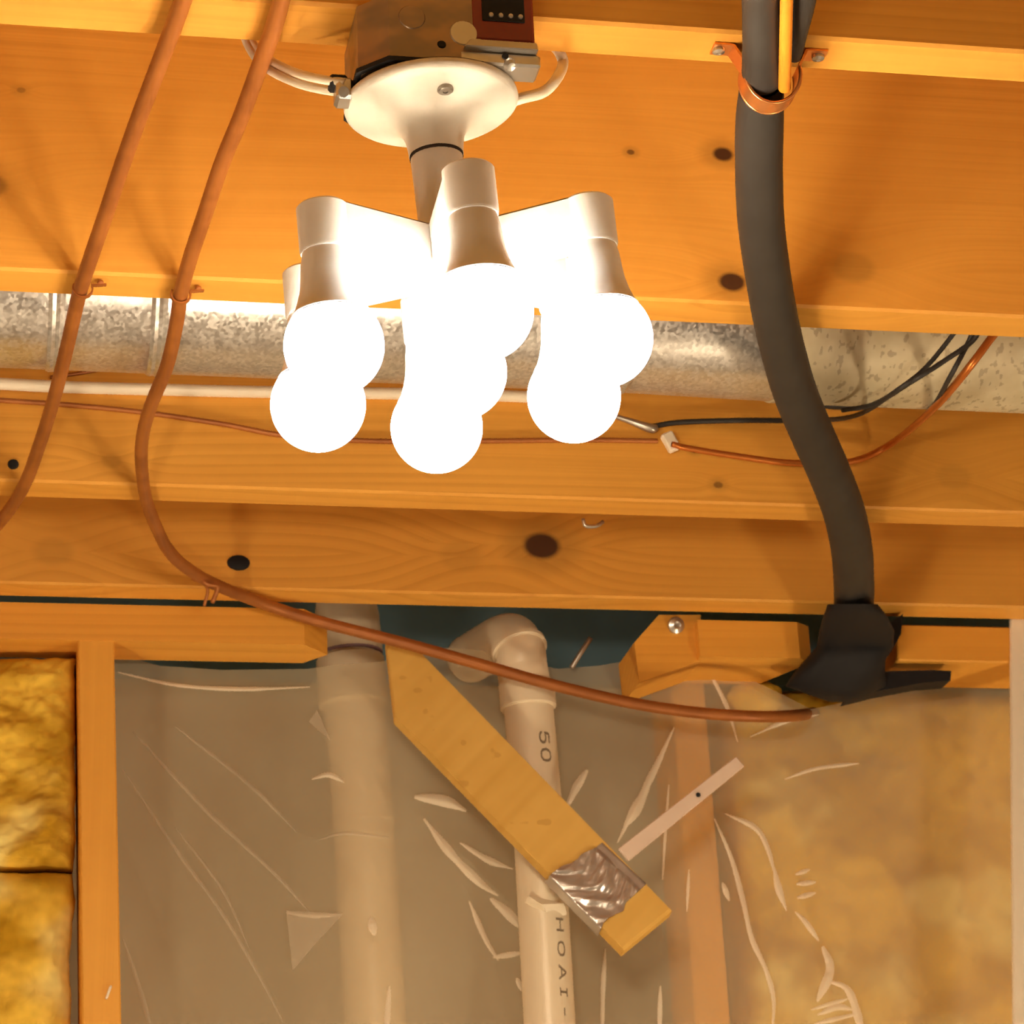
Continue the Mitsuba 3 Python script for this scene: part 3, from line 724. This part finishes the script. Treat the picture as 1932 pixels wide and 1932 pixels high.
k = thing('pipe_strap', 'copper two-eared pipe strap holding the black foam line to the nearest joist', 'pipe strap')
cs = PZ(1440, 152, .8805)
sy = JA - TH / 2
ll, rr = PZ(1338, 103, H - .001), PZ(1556, 106, H - .001)
cx, cz, rs = cs[0] + .003, H - .0205, .0185
yy = float(cs[1])
ye = JA - .020
path = [[ll[0], ye, H - .0012], [ll[0] + .010, ye, H - .0012], [cx - rs - .006, ye, H - .0016]]
arc = [[cx - rs * math.cos(t), ye + (yy - ye) * math.sin(t), cz - rs * math.sin(t) * 1.02] for t in np.linspace(-.28, np.pi + .28, 26)]
path = path + arc + [[cx + rs + .006, ye, H - .0016], [rr[0] - .010, ye, H - .0012], [rr[0], ye, H - .0012]]
add(k + '__band', strip_along(np.array(path), [0, 1, 0], .013, .0016), 'mat_bright_copper', 35)
rim = np.array(arc)
for off in (-.0066, .0066):
    add(k + '__rim', tube(np.c_[rim + [0, off, 0], np.full(len(rim), .0013)], sides=8, n=40), 'mat_bright_copper', True)
for x in (ll[0] + .004, rr[0] - .005):
    add(k + '__screw', placed(lathe([(0, 0), (.0042, 0), (.0040, .002), (.0015, .003), (0, .0022)], 16), [x, ye, H - .002], *frame_to([0, 0, -1])), 'mat_steel', 30)

# ------------------------------------------------------------------ cables in the bay and on the third joist
yc = JC - TH
add('wall_cable', tube([PY(a, b, yc - .006) for a, b in ((-60, 722), (0, 724), (120, 730), (300, 735), (480, 739), (700, 742), (900, 745), (1060, 752))], .0055, 16, 60), 'mat_cable', True,
    label='white cable lying along the third joist just under the duct, left side', cat='cable')
op = [(-50, 750), (0, 755), (130, 764), (270, 778), (420, 800), (540, 822), (700, 832), (900, 832), (1100, 830), (1240, 832)]
add('thermostat_wire', tube([np.r_[PY(a, b, yc - .004), .0024] for a, b in op], sides=10, n=90), 'mat_copper', True, label='thin reddish wire sagging along the third joist behind the bulbs', cat='wire')
def bay_y(row): return float(np.interp(row, [600, 640, 700, 742, 775, 805, 840], [1.885, 1.900, 1.912, 1.925, 2.02, 2.14, yc - .010]))
def bay(pts, r0, r1=None, d=0.0): return [np.r_[PY(a, b, bay_y(b) - d), r0 if r1 is None else r0 + (r1 - r0) * i / (len(pts) - 1)] for i, (a, b) in enumerate(pts)]


op = [(1268, 838), (1300, 846), (1400, 862), (1490, 873), (1600, 872), (1680, 838), (1760, 772), (1820, 704), (1875, 632), (1905, 600)]
add('copper_wire', tube(bay(op, .0027, .0036, .010), sides=12, n=130), 'mat_wire_copper', True, label='bright copper wire dipping behind the black foam line and rising to the right', cat='wire')
op = [(1225, 806, yc - .006), (1280, 797, yc - .008), (1400, 793, yc - .008), (1540, 793, yc - .012)]
pts = [np.r_[PY(a, b, y), .0026] for a, b, y in op] + bay([(1620, 782), (1690, 738), (1745, 695), (1795, 635), (1815, 605)], .0021)
add('black_cable', tube(pts, sides=10, n=110), 'mat_foam', True, label='black cable from the grey cable end rising right in front of the duct, leftmost strand', cat='cable', group='black cables at the duct')
add('black_cable', tube(bay([(1590, 774), (1650, 762), (1720, 720), (1780, 682), (1836, 642), (1850, 610)], .0022, None, .006), sides=10, n=80), 'mat_foam', True, label='black cable that forks off toward the middle of the three strands at the duct', cat='cable', group='black cables at the duct')
add('black_cable', tube(bay([(1700, 822), (1755, 775), (1792, 712), (1825, 650), (1845, 605)], .0022), sides=10, n=70), 'mat_foam', True, label='short black cable beside the rising copper wire at the duct', cat='cable', group='black cables at the duct')
add('cable_bundle', tube([np.r_[PY(a, b, yc - .03), r] for a, b, r in ((1500, 690, .003), (1525, 725, .006), (1550, 752, .007), (1590, 762, .006), (1640, 766, .003))], sides=16, n=40, rough=.5), 'mat_foam', True,
    label='taped dark cable bundle tucked beside the black foam line under the duct', cat='cable bundle')
c = PY(1265, 834, yc - .012)
add('wire_connector', placed(box([-.006, -.004, -.0095], [.006, .004, .0095], .0015), c, V3([.90, 0, .43]), V3([0, 1., 0]), V3([-.43, 0, .90])), 'mat_cable', label='small white wire connector at the start of the bright copper wire', cat='wire connector')
add('cable_end', tube([np.r_[PY(a, b, yc - .008), r] for a, b, r in ((1150, 782, .002), (1190, 795, .003), (1228, 808, .0045), (1240, 806, .003))], sides=10, n=24), 'mat_steel', True, label='grey cable end beside the right bulbs on the third joist', cat='cable')
add('thin_cable', tube([np.r_[PY(a, b, yc - .004), .0018] for a, b in ((95, 712), (140, 706), (185, 698), (225, 688), (260, 676))], sides=8, n=30), 'mat_copper', True, label='thin brown wire slanting up to the duct behind the leftmost copper tube', cat='wire')
c = PZ(1116, 985, H - .004)
add('staple', tube([c + [-.008, 0, .003], c + [-.006, 0, -.004], c + [.004, 0, -.004], c + [.012, .004, .002]], .0018, 8, 14), 'mat_steel', True, label='small metal staple under the third joist', cat='staple')

# ------------------------------------------------------------------ lamp: box, lampholder, splitter, bulbs
BASE = PZ(813, 192, H - .050)
LX, LY, LD, RR, AZ = .0655, .0381, .1831, .0932, 1.5986
w = V3([LX, LY, -1.]); w /= np.linalg.norm(w)
e1_ = np.cross(w, [0, 1., 0]); e1_ /= np.linalg.norm(e1_); e2_ = np.cross(w, e1_)


def lamp(mesh, at=(0, 0, 0)): return placed(mesh, BASE + e1_ * at[0] - e2_ * at[1] - w * at[2], e1_, -e2_, -w)


k = thing('junction_box', 'steel junction box under the nearest joist above the lampholder, brown wood reflection painted on', 'junction box')
s, ch = .0455, .017
octo = Polygon([(-s, -s + ch), (-s + ch, -s), (s - ch, -s), (s, -s + ch), (s, s - ch), (s - ch, s), (-s + ch, s), (-s, s - ch)])
m = trimesh.creation.extrude_polygon(octo, .047, engine='earcut'); m.apply_translation([BASE[0] - .004, BASE[1] + .002, H - .0482])
add(k + '__body', m, 'mat_box_steel')
m = trimesh.creation.extrude_polygon(octo.buffer(.0015).difference(octo.buffer(-.002)), .003, engine='earcut'); m.apply_translation([BASE[0] - .004, BASE[1] + .002, H - .0490])
add(k + '__rim', m, 'mat_black')
fx, fy = BASE[0] - .004, BASE[1] + .002 - s
for dx, dz_, r, mt, lab in ((.004, .013, .0028, 'mat_black', 'dark screw hole'), (-.014, .031, .0085, 'mat_box_steel', 'round knockout'), (.018, .022, .0088, 'mat_steel', 'grey round knockout')):
    add(k + '__knockout', placed(lathe([(0, 0), (r, 0), (r - .0006, .0008), (0, .0008)], 24), [fx + dx, fy, H - .048 + dz_], *frame_to([0, -1, 0])), mt, 30, label=lab)
k = thing('cable_clamp', 'small grey cable clamp on the left side of the lampholder', 'clamp')
c = PZ(648, 172, H - .050)
add(k + '__body', box(c + [-.0055, -.008, -.009], c + [.0055, .008, .006], .002), 'mat_steel')
add(k + '__screw', placed(lathe([(0, 0), (.0036, 0), (.0034, .003), (0, .0035)], 14), c + [-.001, -.009, -.006], *frame_to([-.2, -1, -.5])), 'mat_steel', 30)
add(k + '__jaw', box(c + [-.009, -.006, .001], c + [.002, .006, .009], .0015), 'mat_black')
c = PZ(962, 124, H - .046)
add('box_screw', placed(lathe([(0, -.006), (.0045, -.006), (.0045, 0), (.003, .002), (0, .0015)], 16), c, *frame_to([.4, -.6, -1])), 'mat_steel', 30, label='bright steel screw head at the right rim of the junction box', cat='screw')
for off, row in ((0, 0), (1, 19)):
    pts = [np.r_[PZ(a, b + row, z), .0029] for a, b, z in ((652, 156, .852), (620, 152, .856), (580, 144, .866))]
    pts += [np.r_[PY(a, b + row, y), .0029] for a, b, y in ((548, 133, 1.455), (515, 117, 1.472), (490, 98, 1.480), (472, 74, 1.482), (460, 44, 1.482), (452, 5, 1.482))]
    add('supply_cable', tube(pts, sides=14, n=50), 'mat_cable', True, label=('upper' if off == 0 else 'lower') + ' of the two white cables entering the clamp left of the lampholder', cat='cable', group='white supply cables')
pts = [np.r_[PZ(a, b, z), .0036] for a, b, z in ((962, 192, .858), (990, 184, .860), (1025, 174, .866), (1048, 152, .875))] + [np.r_[PY(1062, 122, JA + .008), .0036], np.r_[PY(1056, 100, JA + .006), .0036], np.r_[PY(1040, 80, JA + .006), .0036]]
add('supply_cable', tube(pts, sides=14, n=50), 'mat_cable', True, label='white cable looping up at the right of the lampholder', cat='cable', group='white supply cables')
k = thing('transformer', 'dark red device with bright metal clamp ribs beside the junction box', 'transformer')
xa, xb, yf = PZ(886, 80, .866)[0], PZ(1018, 80, .866)[0], BASE[1] - .044
add(k + '__body', box([xa + .002, yf, H - .030], [xb - .001, yf + .022, H + .03], .0015), 'mat_red')
add(k + '__panel', box([xa + .009, yf - .001, H - .0165], [xb - .007, yf, H + .02], .0004), 'mat_black')
for i in range(4):
    add(k + '__terminal', placed(lathe([(0, 0), (.0018, 0), (.0014, .0012), (0, .0015)], 12), [xa + .0145 + i * .0062, yf - .001, H - .0125], *frame_to([0, -1, -.2])), 'mat_steel', 30)
add(k + '__rib', beam([[xa + .001, yf - .001, H - .030], [xb, yf - .001, H - .030], [xb, yf + .02, H - .030], [xa + .001, yf + .02, H - .030]], [[xa - .004, yf - .005, H - .038], [xb, yf - .005, H - .038], [xb, yf + .02, H - .038], [xa - .004, yf + .02, H - .038]], .001), 'mat_steel')
add(k + '__foot', box([xa - .006, yf, H - .047], [xb + .002, yf + .02, H - .038], .0015), 'mat_steel')
add(k + '__bolt', placed(lathe([(0, 0), (.0022, 0), (.002, .001), (0, .001)], 12), [(xa + xb) / 2 + .001, yf, H - .041], *frame_to([0, -1, 0])), 'mat_black', 30)
add(k + '__side_plate', box([xa - .010, yf + .004, H - .047], [xa - .003, yf + .020, H + .03], .0012), 'mat_box_steel')

k = thing('lampholder', 'round cream porcelain lampholder under the junction box', 'lampholder')
prof = [(0, .003), (.0525, .003), (.0545, .001), (.0550, -.0015), (.0543, -.0038), (.0520, -.0056), (.0460, -.0078), (.0390, -.0096), (.0320, -.0120), (.0260, -.0152), (.0214, -.0196), (.0188, -.0250), (.0176, -.0310), (.0172, -.0350), (.0171, -.0375), (0, -.0375)]
add(k + '__flange', lamp(lathe(prof, 96)), 'mat_porcelain', 50)
add(k + '__gap_ring', lamp(lathe([(0, -.0372), (.0168, -.0372), (.0168, -.0395), (0, -.0395)], 48)), 'mat_dark_gap', 30, label='dark shadow gap round the neck')  # solid dark ring, the shade of the gap is in its colour
zz = -.008
for _ in range(12):                          # where the line of sight through the screw meets the flange
    o = BASE + (-w) * zz; d = ray(840, 169); q = d * ((o @ w) / (d @ w)); rel = q - BASE
    la = (rel @ e1_, -(rel @ e2_)); zz = float(np.interp(-math.hypot(*la), [-.0543, -.046, -.039, -.032, -.0260, -.0214], [-.0038, -.0078, -.0096, -.0120, -.0152, -.0196]))
add(k + '__screw', lamp(lathe([(0, .004), (.0050, .004), (.0050, -.0002), (.0042, -.0010), (.0016, -.0012), (.0013, -.0004), (0, -.0004)], 24), (la[0], la[1], zz - .0008)), 'mat_screw', 30, label='steel screw')

k = thing('lamp_splitter', 'white plastic seven-way lamp splitter on a thick stem, screwed into the porcelain lampholder', 'lamp splitter')
zt = -(LD - .090)            # top of the sockets
zs = zt - .031               # their lower rims
stem = lathe([(0, -.0385), (.0162, -.0385), (.0164, -.041), (.0160, -.055), (.0152, zt - .002), (0, zt - .002)], 48)
add(k + '__stem', lamp(stem), 'mat_white_plastic', 30)
sock = lathe([(0, 0), (.0140, 0), (.0156, -.0016), (.0156, -.0295), (.0150, -.031), (0, -.031)], 48)
add(k + '__hub', lamp(lathe([(0, 0), (.017, 0), (.0185, -.002), (.0185, -.028), (.0165, -.031), (0, -.031)], 48), (0, 0, zt)), 'mat_white_plastic', 30)
cen = []
for i in range(6):
    a = AZ - i * math.pi / 3
    cen.append((RR * math.cos(a), -RR * math.sin(a)))
for x, y in cen:
    u = V3([x, y]) / RR; v = V3([-u[1], u[0]])
    pts = []
    for r_, hw, za, zb in ((.010, .013, zt, zt - .029), (RR - .004, .0140, zt, zt - .027)):
        for sx in (-1, 1):
            for z_, k1, k2 in ((za, .82, 0), (za - .002, 1, 0), (zb + .002, 1, 0), (zb, .85, 0)):
                q = u * r_ + v * hw * sx * k1; pts.append([q[0], q[1], z_])
    add(k + '__arm', lamp(hull(pts)), 'mat_white_plastic', 40)
    add(k + '__socket', lamp(sock, (x, y, zt)), 'mat_white_plastic', 30)

rb = .0295
th = np.linspace(math.acos(.62), math.pi, 26)
globe = lathe([(0, .62 * rb)] + [(rb * math.sin(t), rb * math.cos(t)) for t in th[:-1]] + [(0, -rb)], 48)
rn = rb * math.sin(th[0])
neck = lathe([(0, .62 * rb - .001), (rn * .99, .62 * rb - .001), (rn + .0004, .62 * rb + .0006), (rn * .92, .0225), (.0190, .029), (.0172, .036), (.0162, .044), (.0156, .052), (.0146, .0575), (.0140, .0605), (0, .0605)], 48)
names = ['lit bulb nearest to the viewer, on the front arm of the splitter', 'lit bulb on the right front arm of the splitter, the rightmost bulb', 'lit bulb on the right rear arm, lower of the two right bulbs',
         'lit bulb on the rear arm, lowest of all the bulbs', 'lit bulb on the left rear arm, the leftmost and lower of the two left bulbs', 'lit bulb on the left front arm, upper of the two left bulbs', 'lit bulb in the middle of the splitter, under its hub']
for (x, y), l in zip(cen + [(0, 0)], names):
    b_ = thing('light_bulb', l, 'light bulb', 'lit bulbs of the splitter')
    add(b_ + '__globe', lamp(globe, (x, y, -LD)), 'mat_white_plastic', True, emitter={'type': 'area', 'radiance': rgb(*BULB_RADIANCE)})
    add(b_ + '__neck', lamp(neck, (x, y, -LD)), 'mat_white_plastic', 40)

# ------------------------------------------------------------------ two globe lamps added on the floor, out of view, to brighten the wall
for x, l in ((-.8, 'white globe lamp added out of view on the floor at the left as fill light'), (1.7, 'white globe lamp added out of view on the floor at the right as fill light')):
    k = thing('added_floor_lamp', l, 'lamp', 'added fill lamps on the floor')
    add(k + '__base', placed(lathe([(0, 0), (.10, 0), (.10, .012), (.03, .03), (.022, .10), (.05, .115), (0, .115)], 40), [x, 1.15, FLOOR], [1, 0, 0], [0, 1, 0], [0, 0, 1]), 'mat_steel', 30)
    g = trimesh.creation.icosphere(3, .14); g.apply_translation([x, 1.15, FLOOR + .25])
    add(k + '__globe', g, 'mat_white_plastic', True, emitter={'type': 'area', 'radiance': rgb(*ADDED_LAMP_RADIANCE)})
